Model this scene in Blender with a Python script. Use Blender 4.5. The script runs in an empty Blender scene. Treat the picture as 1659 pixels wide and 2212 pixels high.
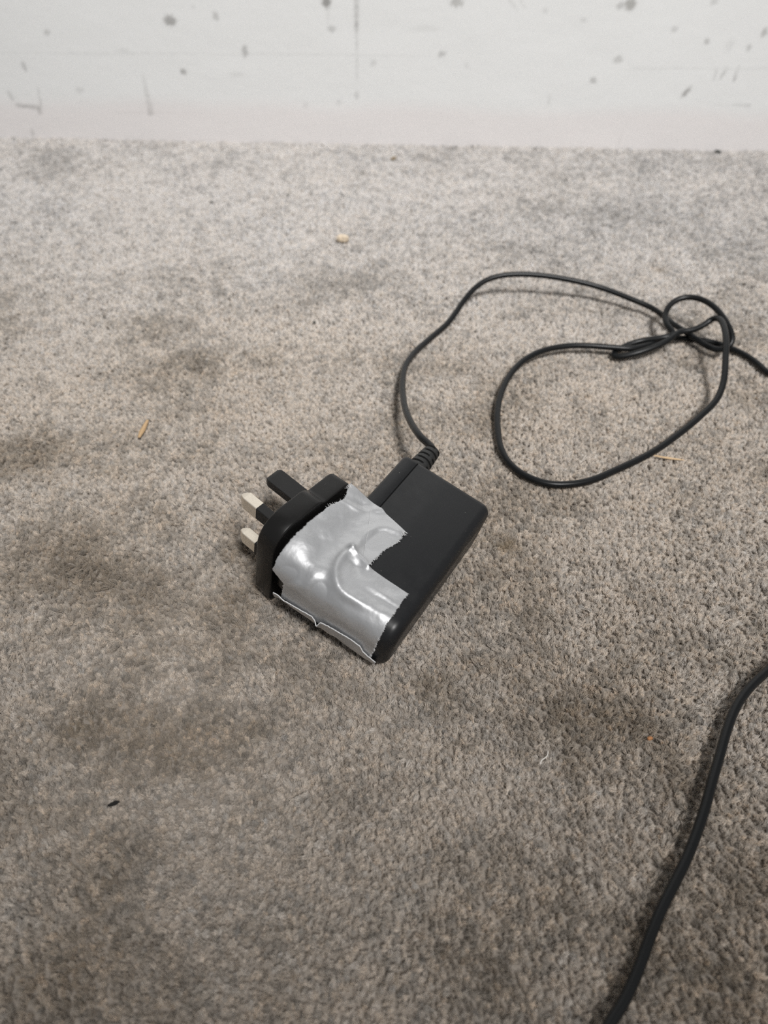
import bpy, bmesh, math, random
import numpy as np
from mathutils import Matrix, Vector

random.seed(7)
rng = np.random.default_rng(7)
C = bpy.context.scene.collection
MM = 0.001

# ------------------------------------------------------------------ camera
IMG_W, IMG_H = 1659, 2212
F_PX = 1615.65
CAM = np.array([0.0, 0.0, 233.9])                      # mm above the pile tips
CAM_R = np.array([[0.99983784, 0.01282144, 0.01264566],   # right
                  [-0.01800838, 0.71185492, 0.70209563],  # up
                  [0.0, -0.7022095, 0.71197038]])         # back
cam_data = bpy.data.cameras.new('camera')
cam = bpy.data.objects.new('camera', cam_data)
C.objects.link(cam)
m = Matrix.Identity(4)
for i in range(3):
    for j in range(3):
        m[j][i] = float(CAM_R[i][j])
    m[i][3] = float(CAM[i]) * MM
cam.matrix_world = m
cam_data.sensor_fit = 'HORIZONTAL'
cam_data.sensor_width = 36.0
cam_data.lens = F_PX / IMG_W * 36.0
cam_data.clip_start = 0.005
cam_data.clip_end = 50
cam_data.dof.use_dof = True
cam_data.dof.focus_distance = 0.286
cam_data.dof.aperture_fstop = 12.5
bpy.context.scene.camera = cam

# ------------------------------------------------------------------ world and lamps
sc = bpy.context.scene
world = bpy.data.worlds.new('room_light')
sc.world = world
world.use_nodes = True
bg = world.node_tree.nodes['Background']
bg.inputs['Color'].default_value = (0.97, 0.985, 1.0, 1)
bg.inputs['Strength'].default_value = 0.265


def area_lamp(name, loc, target, size, power, color):
    d = bpy.data.lights.new(name, 'AREA')
    d.shape = 'DISK'
    d.size = size
    d.energy = power
    d.color = color
    o = bpy.data.objects.new(name, d)
    C.objects.link(o)
    o.location = loc
    o.rotation_euler = (Vector(target) - Vector(loc)).to_track_quat('-Z', 'Y').to_euler()
    return o


def spot_lamp(name, loc, target, radius, power, color, cone, blend):
    d = bpy.data.lights.new(name, 'SPOT')
    d.shadow_soft_size = radius
    d.energy = power
    d.color = color
    d.spot_size = math.radians(cone)
    d.spot_blend = blend
    o = bpy.data.objects.new(name, d)
    C.objects.link(o)
    o.location = loc
    o.rotation_euler = (Vector(target) - Vector(loc)).to_track_quat('-Z', 'Y').to_euler()
    return o


# ceiling lamp behind viewer at right, cone narrowed in place of the viewer's shade
spot_lamp('ceiling_spot', (0.60, -0.95, 2.2), (-0.03, 0.90, 0.0), 0.27, 345.0, (1.0, 0.985, 0.965), 38.5, 1.0)

sc.view_settings.view_transform = 'Standard'
sc.view_settings.look = 'None'
sc.view_settings.exposure = 0.0
sc.view_settings.gamma = 1.0
sc.view_settings.use_curve_mapping = False
sc.cycles.max_bounces = 6
sc.cycles.use_denoising = False


# ------------------------------------------------------------------ helpers
def floor_point(px, py, z=0.0):
    """point (mm) at height z seen at a pixel of the photograph"""
    d = np.array([(px - IMG_W / 2) / F_PX, -(py - IMG_H / 2) / F_PX, -1.0]) @ CAM_R
    return CAM + d * ((z - CAM[2]) / d[2])


WALL_Y = 674.0


def wall_point(px, py):
    d = np.array([(px - IMG_W / 2) / F_PX, -(py - IMG_H / 2) / F_PX, -1.0]) @ CAM_R
    return CAM + d * ((WALL_Y - CAM[1]) / d[1])


def sstep(a, b, x):
    t = np.clip((x - a) / (b - a), 0, 1)
    return t * t * (3 - 2 * t)


def new_mesh(name, verts, faces, mats, parent=None, smooth=True):
    me = bpy.data.meshes.new(name)
    me.from_pydata([tuple(v) for v in verts], [], faces)
    me.update()
    for mt in (mats if isinstance(mats, (list, tuple)) else [mats]):
        me.materials.append(mt)
    if smooth:
        me.polygons.foreach_set('use_smooth', [True] * len(me.polygons))
    o = bpy.data.objects.new(name, me)
    C.objects.link(o)
    if parent is not None:
        o.parent = parent
    return o


def tag(o, label=None, cat=None, group=None, kind=None):
    for k, v in (('label', label), ('category', cat), ('group', group), ('kind', kind)):
        if v:
            o[k] = v
    return o


def value_noise(x, y, seed):
    r = np.random.default_rng(seed)
    T = r.random((256, 256))
    xi = np.floor(x).astype(int); yi = np.floor(y).astype(int)
    fx = x - xi; fy = y - yi
    fx = fx * fx * (3 - 2 * fx); fy = fy * fy * (3 - 2 * fy)
    g = lambda i, j: T[(xi + i) % 256, (yi + j) % 256]
    return (g(0, 0) * (1 - fx) * (1 - fy) + g(1, 0) * fx * (1 - fy) + g(0, 1) * (1 - fx) * fy + g(1, 1) * fx * fy) * 2 - 1


def polyline_dist(px, py, pts):
    d = np.full(np.shape(px), 1e9)
    for (x0, y0), (x1, y1) in zip(pts[:-1], pts[1:]):
        ex, ey = x1 - x0, y1 - y0
        if ex * ex + ey * ey < 1e-9:
            continue
        t = np.clip(((px - x0) * ex + (py - y0) * ey) / (ex * ex + ey * ey), 0, 1)
        d = np.minimum(d, np.hypot(px - x0 - t * ex, py - y0 - t * ey))
    return d


# ------------------------------------------------------------------ materials
def principled(name, color, rough=0.5, metal=0.0, spec=0.5):
    mt = bpy.data.materials.new(name)
    mt.use_nodes = True
    b = mt.node_tree.nodes['Principled BSDF']
    b.inputs['Base Color'].default_value = (*color, 1)
    b.inputs['Roughness'].default_value = rough
    b.inputs['Metallic'].default_value = metal
    b.inputs['Specular IOR Level'].default_value = spec
    return mt, mt.node_tree, b


def add_bump(nt, b, scale, strength, dist, detail=3.0, coord='Object'):
    tc = nt.nodes.new('ShaderNodeTexCoord')
    n = nt.nodes.new('ShaderNodeTexNoise')
    n.inputs['Scale'].default_value = scale
    n.inputs['Detail'].default_value = detail
    bp = nt.nodes.new('ShaderNodeBump')
    bp.inputs['Strength'].default_value = strength
    bp.inputs['Distance'].default_value = dist
    nt.links.new(tc.outputs[coord], n.inputs['Vector'])
    nt.links.new(n.outputs['Fac'], bp.inputs['Height'])
    nt.links.new(bp.outputs['Normal'], b.inputs['Normal'])
    return n


def black_plastic(name, color, rough, dusty, spec=0.5):
    mt, nt, b = principled(name, color, rough, 0, spec)
    add_bump(nt, b, 3500, 0.12, 0.00008)
    tc = nt.nodes.new('ShaderNodeTexCoord')
    n = nt.nodes.new('ShaderNodeTexNoise')
    n.inputs['Scale'].default_value = 160
    n.inputs['Detail'].default_value = 6
    n.inputs['Roughness'].default_value = 0.7
    r = nt.nodes.new('ShaderNodeMapRange')
    r.inputs['From Min'].default_value = 0.35
    r.inputs['From Max'].default_value = 0.75
    r.inputs['To Min'].default_value = rough - 0.05
    r.inputs['To Max'].default_value = rough + 0.12
    nt.links.new(tc.outputs['Object'], n.inputs['Vector'])
    nt.links.new(n.outputs['Fac'], r.inputs['Value'])
    nt.links.new(r.outputs['Result'], b.inputs['Roughness'])
    # sparse dust specks
    v = nt.nodes.new('ShaderNodeTexVoronoi')
    v.inputs['Scale'].default_value = 230
    lt = nt.nodes.new('ShaderNodeMath'); lt.operation = 'LESS_THAN'
    lt.inputs[1].default_value = dusty
    mx = nt.nodes.new('ShaderNodeMix'); mx.data_type = 'RGBA'
    mx.inputs['A'].default_value = (*color, 1)
    mx.inputs['B'].default_value = (0.16, 0.15, 0.13, 1)
    nt.links.new(tc.outputs['Object'], v.inputs['Vector'])
    nt.links.new(v.outputs['Distance'], lt.inputs[0])
    nt.links.new(lt.outputs[0], mx.inputs['Factor'])
    nt.links.new(mx.outputs['Result'], b.inputs['Base Color'])
    return mt


M_CASE = black_plastic('black_case_plastic', (0.0115, 0.012, 0.0132), 0.37, 0.028, 0.36)
M_PLUG = black_plastic('black_plug_plastic', (0.011, 0.0106, 0.0102), 0.30, 0.022, 0.27)
M_PIN = black_plastic('black_pin_plastic', (0.014, 0.0137, 0.0135), 0.45, 0.02, 0.36)
M_GROOVE, _, _ = principled('seam_groove_black', (0.003, 0.003, 0.003), 0.8)
M_RUBBER, nt_, b_ = principled('black_rubber', (0.016, 0.016, 0.016), 0.48)
add_bump(nt_, b_, 2500, 0.15, 0.0001)
M_CORD, nt_, b_ = principled('black_cord_vinyl', (0.008, 0.0086, 0.0092), 0.33, 0, 0.26)
add_bump(nt_, b_, 1200, 0.12, 0.0001)
M_BRASS, nt_, b_ = principled('pale_nickel_brass', (0.90, 0.82, 0.70), 0.40, 0.75)
add_bump(nt_, b_, 1800, 0.15, 0.0001)


def tape_material():
    mt, nt, b = principled('silver_duct_tape', (0.55, 0.555, 0.565), 0.39, 0.70)
    b.inputs['Coat Weight'].default_value = 0.4
    b.inputs['Coat Roughness'].default_value = 0.29
    tc = nt.nodes.new('ShaderNodeTexCoord')
    # pebbled film
    n1 = nt.nodes.new('ShaderNodeTexNoise'); n1.inputs['Scale'].default_value = 900; n1.inputs['Detail'].default_value = 2
    v = nt.nodes.new('ShaderNodeTexVoronoi'); v.inputs['Scale'].default_value = 420
    v.feature = 'SMOOTH_F1'
    ad = nt.nodes.new('ShaderNodeMath'); ad.operation = 'MULTIPLY_ADD'; ad.inputs[1].default_value = -0.35
    bp = nt.nodes.new('ShaderNodeBump'); bp.inputs['Strength'].default_value = 0.16; bp.inputs['Distance'].default_value = 0.00025
    nt.links.new(tc.outputs['Object'], n1.inputs['Vector'])
    nt.links.new(tc.outputs['Object'], v.inputs['Vector'])
    nt.links.new(v.outputs['Distance'], ad.inputs[0])
    nt.links.new(n1.outputs['Fac'], ad.inputs[2])
    nt.links.new(ad.outputs[0], bp.inputs['Height'])
    nt.links.new(bp.outputs['Normal'], b.inputs['Normal'])
    # grubby smears
    n2 = nt.nodes.new('ShaderNodeTexNoise'); n2.inputs['Scale'].default_value = 70; n2.inputs['Detail'].default_value = 4
    cr = nt.nodes.new('ShaderNodeMapRange')
    cr.inputs['From Min'].default_value = 0.3; cr.inputs['From Max'].default_value = 0.7
    cr.inputs['To Min'].default_value = 0.36; cr.inputs['To Max'].default_value = 0.47
    nt.links.new(tc.outputs['Object'], n2.inputs['Vector'])
    nt.links.new(n2.outputs['Fac'], cr.inputs['Value'])
    nt.links.new(cr.outputs['Result'], b.inputs['Roughness'])
    return mt


M_TAPE = tape_material()
M_THREAD, _, _ = principled('white_tape_scrim', (0.72, 0.72, 0.72), 0.7)

# ------------------------------------------------------------------ the setting
# wall with scuffs and chips of wear (drawn as marks of the paint itself)
WX0, WX1, WZ1 = -1300.0, 1300.0, 1500.0


def build_wall():
    st = 1.25
    xs = np.concatenate([np.linspace(WX0, -402, 20), np.arange(-400, 400.1, st), np.linspace(402, WX1, 20)])
    zs = np.concatenate([np.arange(-8, 185, st), np.linspace(186, WZ1, 12)])
    X, Z = np.meshgrid(xs, zs)
    nx, nz = len(xs), len(zs)
    mark = np.zeros(X.shape)
    brown = np.zeros(X.shape)

    def wpt(px, py):
        p = wall_point(px, py)
        return p[0], p[2]

    PX = 0.425                                    # mm per pixel on the wall
    def blot(px, py, rx, ry, amt, ang=0, br=0.0):
        cx, cz = wpt(px, py)
        dx, dz = X - cx, Z - cz
        c, s = math.cos(math.radians(ang)), math.sin(math.radians(ang))
        u, v = dx * c + dz * s, -dx * s + dz * c
        wob = 1 + 0.35 * value_noise(X * .9 + px, Z * .9 + py, int(px) % 97)
        q = np.hypot(u / (rx * PX * wob), v / (ry * PX * 1.15 * wob))
        f = amt * (1 - sstep(0.55, 1.25, q))
        np.maximum(mark, f, out=mark)
        if br:
            np.maximum(brown, f * br, out=brown)

    def streak(px0, py0, px1, py1, w0, w1, a0, a1):
        x0, z0 = wpt(px0, py0); x1, z1 = wpt(px1, py1)
        ex, ez = x1 - x0, z1 - z0
        L2 = ex * ex + ez * ez
        t = ((X - x0) * ex + (Z - z0) * ez) / L2
        d = np.abs((X - x0) * ez - (Z - z0) * ex) / math.sqrt(L2)
        w = (w0 + (w1 - w0) * np.clip(t, 0, 1)) * PX + 0.35
        a = a0 + (a1 - a0) * np.clip(t, 0, 1)
        f = a * (1 - sstep(0.5, 1.3, d / w)) * sstep(-0.03, 0.03, t) * (1 - sstep(.97, 1.03, t))
        f = f * (0.75 + 0.5 * value_noise(X * .5, Z * .5, 5))
        np.maximum(mark, f, out=mark)

    for a in [(368, 45, 12, 8, .62), (466, 35, 6, 7, .36), (101, 70, 6, 5, .32), (529, 111, 6, 10, .42),
              (396, 155, 6, 5, .55), (52, 144, 5, 8, .35), (22, 206, 4, 10, .28, 15), (172, 195, 9, 5, .18),
              (717, 63, 8, 5, .33), (705, 3, 9, 9, .75), (770, 206, 5, 7, .26), (732, 221, 6, 5, .16),
              (807, 136, 8, 5, .18, 20), (660, 227, 6, 5, .14), (512, 161, 16, 4, .12), (70, 286, 4, 7, .28),
              (987, 4, 12, 8, .45, 0, .5), (1362, 9, 11, 10, .58, 0, .4), (1340, 12, 7, 6, .36), (1542, 3, 8, 5, .26),
              (1260, 43, 9, 4, .18), (1457, 63, 6, 5, .25), (1527, 90, 6, 5, .38), (1651, 70, 6, 8, .42, 0, .6),
              (1618, 103, 5, 5, .36), (955, 117, 8, 5, .38, 25), (1335, 128, 9, 6, .32, 0, .5), (1282, 174, 7, 5, .42, -30),
              (1482, 199, 5, 10, .62, -35), (1563, 159, 4, 9, .28, -20), (1545, 161, 3, 10, .2), (1186, 217, 4, 10, .13),
              (1178, 23, 6, 5, .15), (1008, 142, 5, 5, .12), (1576, 98, 8, 10, .1), (268, 111, 12, 4, .12), (418, 15, 4, 3, .15),
              (920, 62, 30, 5, .09), (85, 240, 5, 6, .35)]:
        blot(*a)
    for a in [(770, -10, 770, 66, 4, 3.5, .6, .42), (770, 60, 771, 180, 2.5, 1.5, .28, .12), (708, 5, 709, 55, 3, 1.5, .22, .06),
              (308, 159, 327, 249, 2, 6, .18, .48), (33, 227, 90, 233, 2.5, 3.5, .52, .6), (81, 187, 90, 235, 1.2, 2, .2, .4),
              (1100, -4, 1119, 25, 3, 2, .22, .12), (1124, 0, 1136, 19, 3, 2, .22, .12), (1597, 140, 1585, 176, 1.5, 2.5, .3, .4),
              (1578, 226, 1622, 228, 1.2, 2, .2, .45), (1530, 224, 1580, 227, .8, 1, .08, .15), (0, 114, 830, 119, 1.2, 1.2, .09, .11),
              (1360, 148, 1659, 148, 1, 1, .1, .12), (830, 119, 960, 122, 1, 1, .09, .03), (250, 242, 425, 245, 1, 1, .1, .05),
              (1348, 275, 1335, 312, 1.5, 3, .08, .1), (20, 190, 45, 230, 1, 1, .05, .12)]:
        streak(*a)
    verts = np.stack([X * MM, np.full(X.shape, WALL_Y * MM), Z * MM], -1).reshape(-1, 3)
    # softly uneven old paint
    verts[:, 1] += (0.10 * value_noise(X * .03, Z * .06, 11) + 0.03 * value_noise(X * .12, Z * .2, 12)).ravel() * MM
    idx = np.arange(nx * nz).reshape(nz, nx)
    f = np.stack([idx[:-1, :-1], idx[:-1, 1:], idx[1:, 1:], idx[1:, :-1]], -1).reshape(-1, 4)
    mt, nt, b = principled('scuffed_white_paint', (0.8, 0.8, 0.79), 0.55)
    o = new_mesh('wall_back', verts, f.tolist(), mt)
    a = o.data.attributes.new('wear', 'FLOAT', 'POINT'); a.data.foreach_set('value', mark.ravel())
    a = o.data.attributes.new('brown', 'FLOAT', 'POINT'); a.data.foreach_set('value', brown.ravel())
    pink = (1 - sstep(20, 36, Z + 2.5 * value_noise(X * .02, Z * 0, 3)))
    a = o.data.attributes.new('pinkish', 'FLOAT', 'POINT'); a.data.foreach_set('value', pink.ravel())

    def attr(n):
        k = nt.nodes.new('ShaderNodeAttribute'); k.attribute_name = n
        return k.outputs['Fac']

    def mix(fac, a_, b_):
        k = nt.nodes.new('ShaderNodeMix'); k.data_type = 'RGBA'
        nt.links.new(fac, k.inputs['Factor'])
        for s, v in (('A', a_), ('B', b_)):
            if isinstance(v, tuple):
                k.inputs[s].default_value = (*v, 1)
            else:
                nt.links.new(v, k.inputs[s])
        return k.outputs['Result']
    tc = nt.nodes.new('ShaderNodeTexCoord')
    n = nt.nodes.new('ShaderNodeTexNoise'); n.inputs['Scale'].default_value = 14; n.inputs['Detail'].default_value = 5
    nt.links.new(tc.outputs['Object'], n.inputs['Vector'])
    c0 = mix(n.outputs['Fac'], (0.735, 0.742, 0.738), (0.765, 0.773, 0.772))
    c1 = mix(attr('pinkish'), c0, (0.74, 0.715, 0.71))
    dark = mix(attr('brown'), (0.17, 0.165, 0.155), (0.15, 0.14, 0.08))
    c2 = mix(attr('wear'), c1, dark)
    nt.links.new(c2, b.inputs['Base Color'])
    n3 = nt.nodes.new('ShaderNodeTexNoise'); n3.inputs['Scale'].default_value = 180; n3.inputs['Detail'].default_value = 3
    bp = nt.nodes.new('ShaderNodeBump'); bp.inputs['Strength'].default_value = .15; bp.inputs['Distance'].default_value = .0006
    nt.links.new(tc.outputs['Object'], n3.inputs['Vector'])
    nt.links.new(n3.outputs['Fac'], bp.inputs['Height'])
    nt.links.new(bp.outputs['Normal'], b.inputs['Normal'])
    tag(o, 'white painted wall with grey scuffs, chips and a vertical streak', None, None, 'structure')
    return o


wall = build_wall()

# carpet backing under the pile
mt_floor, nt_, b_ = principled('carpet_backing', (0.40, 0.355, 0.31), 0.95, 0, 0.1)
add_bump(nt_, b_, 700, 0.6, 0.001)
gx = np.linspace(-1300, 1300, 24); gy = np.linspace(-900, WALL_Y, 24)
GX, GY = np.meshgrid(gx, gy)
ii = np.arange(24 * 24).reshape(24, 24)
floor = new_mesh('floor', np.stack([GX * MM, GY * MM, np.full(GX.shape, -2.9 * MM)], -1).reshape(-1, 3),
                 np.stack([ii[:-1, :-1], ii[:-1, 1:], ii[1:, 1:], ii[1:, :-1]], -1).reshape(-1, 4).tolist(), mt_floor)
tag(floor, 'worn grey-beige fitted carpet floor', None, None, 'structure')


# ------------------------------------------------------------------ carpet pile (geometry nodes: instanced tufts)
def tuft_mesh(seed):
    r = np.random.default_rng(seed)
    verts, faces = [], []
    tw = r.uniform(-.9, .9)
    for k in range(34):
        ra = math.sqrt(r.uniform(0, 1)); th = r.uniform(0, 2 * math.pi)
        h = r.uniform(3.7, 4.7) - 0.9 * ra * ra
        fl = r.uniform(0.7, 1.25) * ra
        pts = []
        ph = r.uniform(0, 6.28)
        for i in range(4):
            t = i / 3
            rad = (0.30 + 0.70 * t ** 1.6) * fl
            a = th + tw * t
            j = 0.10 * t
            pts.append(np.array([rad * math.cos(a) + j * math.cos(ph + 3 * t), rad * math.sin(a) + j * math.sin(ph + 3 * t), -4.2 + h * t - .18 * ra * t * t]))
        b0 = len(verts)
        wd = r.uniform(.07, .105)
        for i, p in enumerate(pts):
            w = wd * (1.0, 1.1, 1.0, 0.45)[i]
            for q in range(3):
                a = ph + q * 2.0944
                verts.append(p + np.array([math.cos(a) * w, math.sin(a) * w, 0]))
        for i in range(3):
            for q in range(3):
                q2 = (q + 1) % 3
                faces.append([b0 + i * 3 + q, b0 + i * 3 + q2, b0 + i * 3 + 3 + q2, b0 + i * 3 + 3 + q])
        faces.append([b0 + 9, b0 + 10, b0 + 11])
    me = bpy.data.meshes.new('carpet_tuft')
    me.from_pydata([tuple(v * MM) for v in verts], [], faces)
    me.polygons.foreach_set('use_smooth', [True] * len(me.polygons))
    return me


def carpet_material():
    mt = bpy.data.materials.new('heather_carpet_yarn')
    mt.use_nodes = True
    nt = mt.node_tree
    b = nt.nodes['Principled BSDF']
    b.inputs['Roughness'].default_value = 0.62
    b.inputs['Specular IOR Level'].default_value = 0.35
    b.inputs['Sheen Weight'].default_value = 0.8
    b.inputs['Sheen Tint'].default_value = (1.0, 0.93, 0.84, 1)
    b.inputs['Sheen Roughness'].default_value = 0.4
    at = nt.nodes.new('ShaderNodeAttribute'); at.attribute_type = 'INSTANCER'; at.attribute_name = 'tint'
    tc = nt.nodes.new('ShaderNodeTexCoord')
    n = nt.nodes.new('ShaderNodeTexNoise'); n.inputs['Scale'].default_value = 1800; n.inputs['Detail'].default_value = 1
    mr = nt.nodes.new('ShaderNodeMapRange')
    mr.inputs['From Min'].default_value = .3; mr.inputs['From Max'].default_value = .7
    mr.inputs['To Min'].default_value = .78; mr.inputs['To Max'].default_value = 1.2
    vm = nt.nodes.new('ShaderNodeVectorMath'); vm.operation = 'SCALE'
    nt.links.new(tc.outputs['Object'], n.inputs['Vector'])
    nt.links.new(n.outputs['Fac'], mr.inputs['Value'])
    nt.links.new(at.outputs['Color'], vm.inputs[0])
    nt.links.new(mr.outputs['Result'], vm.inputs['Scale'])
    nt.links.new(vm.outputs['Vector'], b.inputs['Base Color'])
    tr = nt.nodes.new('ShaderNodeBsdfTranslucent')
    nt.links.new(vm.outputs['Vector'], tr.inputs['Color'])
    ms = nt.nodes.new('ShaderNodeMixShader'); ms.inputs[0].default_value = 0.32
    out = nt.nodes['Material Output']
    nt.links.new(b.outputs[0], ms.inputs[1]); nt.links.new(tr.outputs[0], ms.inputs[2])
    nt.links.new(ms.outputs[0], out.inputs['Surface'])
    return mt


def wear_shade_field(x, y):
    """soiling, brushed nap and painted shade of the carpet, as signed lightness at floor points (mm)"""
    d = 0.075 * value_noise(x / 62 + 3, y / 62 + 9, 21) + 0.10 * value_noise(x / 27 + 31, y / 27, 22) + 0.055 * value_noise(x / 11, y / 11 + 5, 23) + .05 * value_noise(x / 5.2, y / 5.2 + 5, 24)
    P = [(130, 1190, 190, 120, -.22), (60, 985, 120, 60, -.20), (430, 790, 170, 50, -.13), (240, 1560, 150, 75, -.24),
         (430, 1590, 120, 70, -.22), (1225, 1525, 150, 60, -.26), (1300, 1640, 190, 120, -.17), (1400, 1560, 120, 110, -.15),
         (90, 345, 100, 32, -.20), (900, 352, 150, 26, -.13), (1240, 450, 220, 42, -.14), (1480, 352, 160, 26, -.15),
         (1400, 505, 130, 50, -.14), (300, 690, 120, 30, -.12), (750, 600, 110, 30, -.10), (860, 880, 60, 55, -.16),  # last entry: shadow of the raised cord, painted into the tint
         (690, 1480, 160, 55, -.12), (960, 1440, 90, 45, -.14), (160, 2080, 260, 130, -.12), (500, 1300, 60, 80, -.18),  # last entry: painted shade left of the plug flange
         (250, 1250, 190, 50, -.10), (500, 1130, 60, 40, -.12), (1120, 1250, 110, 60, -.08), (1060, 1120, 60, 60, -.06),  # includes painted shade beside the pins
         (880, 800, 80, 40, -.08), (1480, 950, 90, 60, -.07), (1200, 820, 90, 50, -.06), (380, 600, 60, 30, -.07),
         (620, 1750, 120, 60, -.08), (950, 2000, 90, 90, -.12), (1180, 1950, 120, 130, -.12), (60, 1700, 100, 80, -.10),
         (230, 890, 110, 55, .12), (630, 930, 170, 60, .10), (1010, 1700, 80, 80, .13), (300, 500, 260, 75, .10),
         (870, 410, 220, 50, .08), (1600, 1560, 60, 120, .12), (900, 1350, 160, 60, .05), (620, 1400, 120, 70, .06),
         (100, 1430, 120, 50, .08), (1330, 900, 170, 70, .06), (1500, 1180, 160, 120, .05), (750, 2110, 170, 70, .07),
         (100, 2160, 220, 110, -.12), (1600, 2120, 200, 140, -.12), (400, 2180, 160, 60, -.08), (1150, 2150, 160, 90, -.08), (600, 400, 300, 60, .05), (650, 450, 180, 60, .08), (1000, 1560, 120, 50, .04)]  # dark bottom entries paint in the light fading towards the viewer
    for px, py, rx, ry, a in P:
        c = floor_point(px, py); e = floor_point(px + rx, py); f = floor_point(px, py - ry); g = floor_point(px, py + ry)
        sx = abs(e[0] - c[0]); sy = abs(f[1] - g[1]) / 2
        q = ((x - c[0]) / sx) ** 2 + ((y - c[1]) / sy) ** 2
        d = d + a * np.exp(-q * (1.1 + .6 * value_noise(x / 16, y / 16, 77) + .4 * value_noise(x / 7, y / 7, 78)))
    # patches weaker towards the wall
    return d * (1 - .4 * sstep(380, 520, y))


def build_pile():
    mat = carpet_material()
    variants = []
    for k in range(6):
        me = tuft_mesh(100 + k)
        me.materials.append(mat)
        variants.append(bpy.data.objects.new('carpet_tuft', me))
    sp = 1.58
    ys = np.arange(-20, WALL_Y - 1.2, sp * .88)
    pts = []
    for r, y in enumerate(ys):
        half = 200 + max(0, y) * 0.56
        xs = np.arange(-half, half, sp) + (r % 2) * sp * .5
        pts.append(np.stack([xs, np.full(xs.shape, y)], -1))
    P = np.concatenate(pts)
    n = len(P)
    P = P + rng.uniform(-.42, .42, P.shape) * sp
    P[:, 1] = np.minimum(P[:, 1], WALL_Y - 0.9)
    x, y = P[:, 0], P[:, 1]
    w = wear_shade_field(x, y)
    # nap direction
    lx = 0.34 * value_noise(x / 34, y / 34, 41) + 0.22 * value_noise(x / 7, y / 7, 43) + .2 * value_noise(x / 3.2, y / 3.2, 45)
    ly = 0.34 * value_noise(x / 34 + 50, y / 34, 42) + 0.22 * value_noise(x / 7 + 50, y / 7, 44) + .2 * value_noise(x / 3.2 + 50, y / 3.2, 46) - w * 1.1
    rx = -ly + rng.normal(0, .26, n)
    ry = lx + rng.normal(0, .26, n)
    rz = rng.uniform(0, 6.28, n)
    scl = rng.uniform(.86, 1.16, n)
    hz = -0.25 + 0.4 * value_noise(x / 6, y / 6, 51) + 0.25 * value_noise(x / 45, y / 45, 52)
    # colour: heathered grey-beige yarn
    # browner away from the wall, greyer along it
    tr = sstep(560, 250, y + 25 * value_noise(x / 60, y / 60, 62))[:, None]
    base = np.array([0.84, 0.812, 0.79]) * (1 - tr) + np.array([0.815, 0.748, 0.675]) * tr
    br = np.exp(rng.normal(0, .15, n) + 0.21 * value_noise(x / 3.3, y / 3.3, 71) + (.05 + .09 * sstep(200, 450, y)) * value_noise(x / 4.6, y / 7.5, 72))
    pale = rng.random(n) < .10
    br = np.where(pale, br * 1.18, br)
    darkm = rng.random(n) < .09
    br = np.where(darkm, br * .76, br)
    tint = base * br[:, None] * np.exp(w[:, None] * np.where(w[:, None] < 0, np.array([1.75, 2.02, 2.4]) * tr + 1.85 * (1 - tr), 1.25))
    hue = rng.normal(0, .014, n) + 0.005 * value_noise(x / 40, y / 40, 61)
    tint[:, 0] *= 1 + hue
    tint[:, 2] *= 1 - hue * 1.3
    # small tea-coloured stains
    for px, py, rr, amt in [(1100, 1168, 5, .5), (1000, 1600, 5, .28), (1425, 580, 4, .4), (235, 578, 3, .15), (160, 1565, 5, .25), (1085, 1180, 3, .5), (930, 1640, 4, .12)]:
        c = floor_point(px, py)
        q = np.exp(-(((x - c[0]) ** 2 + (y - c[1]) ** 2) / rr ** 2) * 1.2) * amt
        tint = tint * (1 - q[:, None]) + q[:, None] * np.array([0.33, 0.22, 0.09])
    tint = tint / np.maximum(1, tint.max(1, keepdims=True) / .92)
    me = bpy.data.meshes.new('carpet_pile')
    me.from_pydata(np.stack([x * MM, y * MM, hz * MM], -1).tolist(), [], [])
    a = me.attributes.new('rot', 'FLOAT_VECTOR', 'POINT'); a.data.foreach_set('vector', np.stack([rx, ry, rz], -1).ravel())
    a = me.attributes.new('scl', 'FLOAT', 'POINT'); a.data.foreach_set('value', scl)
    a = me.attributes.new('pick', 'INT', 'POINT'); a.data.foreach_set('value', rng.integers(0, len(variants), n).astype(np.int32))
    a = me.attributes.new('tint', 'FLOAT_COLOR', 'POINT'); a.data.foreach_set('color', np.concatenate([tint, np.ones((n, 1))], 1).ravel())
    o = bpy.data.objects.new('carpet_pile', me)
    C.objects.link(o)
    me.materials.append(mat)
    g = bpy.data.node_groups.new('tufts', 'GeometryNodeTree')
    g.interface.new_socket('Geometry', in_out='INPUT', socket_type='NodeSocketGeometry')
    g.interface.new_socket('Geometry', in_out='OUTPUT', socket_type='NodeSocketGeometry')
    N = g.nodes
    gi = N.new('NodeGroupInput'); go = N.new('NodeGroupOutput')
    g2i = N.new('GeometryNodeGeometryToInstance')
    for v in reversed(variants):                    # the first link to a multi-input comes out last
        oi = N.new('GeometryNodeObjectInfo')
        oi.inputs['Object'].default_value = v
        oi.inputs['As Instance'].default_value = True
        g.links.new(oi.outputs['Geometry'], g2i.inputs[0])
    iop = N.new('GeometryNodeInstanceOnPoints')
    iop.inputs['Pick Instance'].default_value = True

    def na(name, typ):
        k = N.new('GeometryNodeInputNamedAttribute'); k.data_type = typ
        k.inputs['Name'].default_value = name
        return k.outputs['Attribute']
    e2r = N.new('FunctionNodeEulerToRotation')
    g.links.new(na('rot', 'FLOAT_VECTOR'), e2r.inputs[0])
    g.links.new(gi.outputs[0], iop.inputs['Points'])
    # each Object Info already gives an instance: join keeps them apart
    jn = N.new('GeometryNodeJoinGeometry')
    for l in list(g.links):
        if l.to_node == g2i:
            src = l.from_socket
            g.links.remove(l)
            g.links.new(src, jn.inputs[0])
    N.remove(g2i)
    g.links.new(jn.outputs[0], iop.inputs['Instance'])
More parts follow.
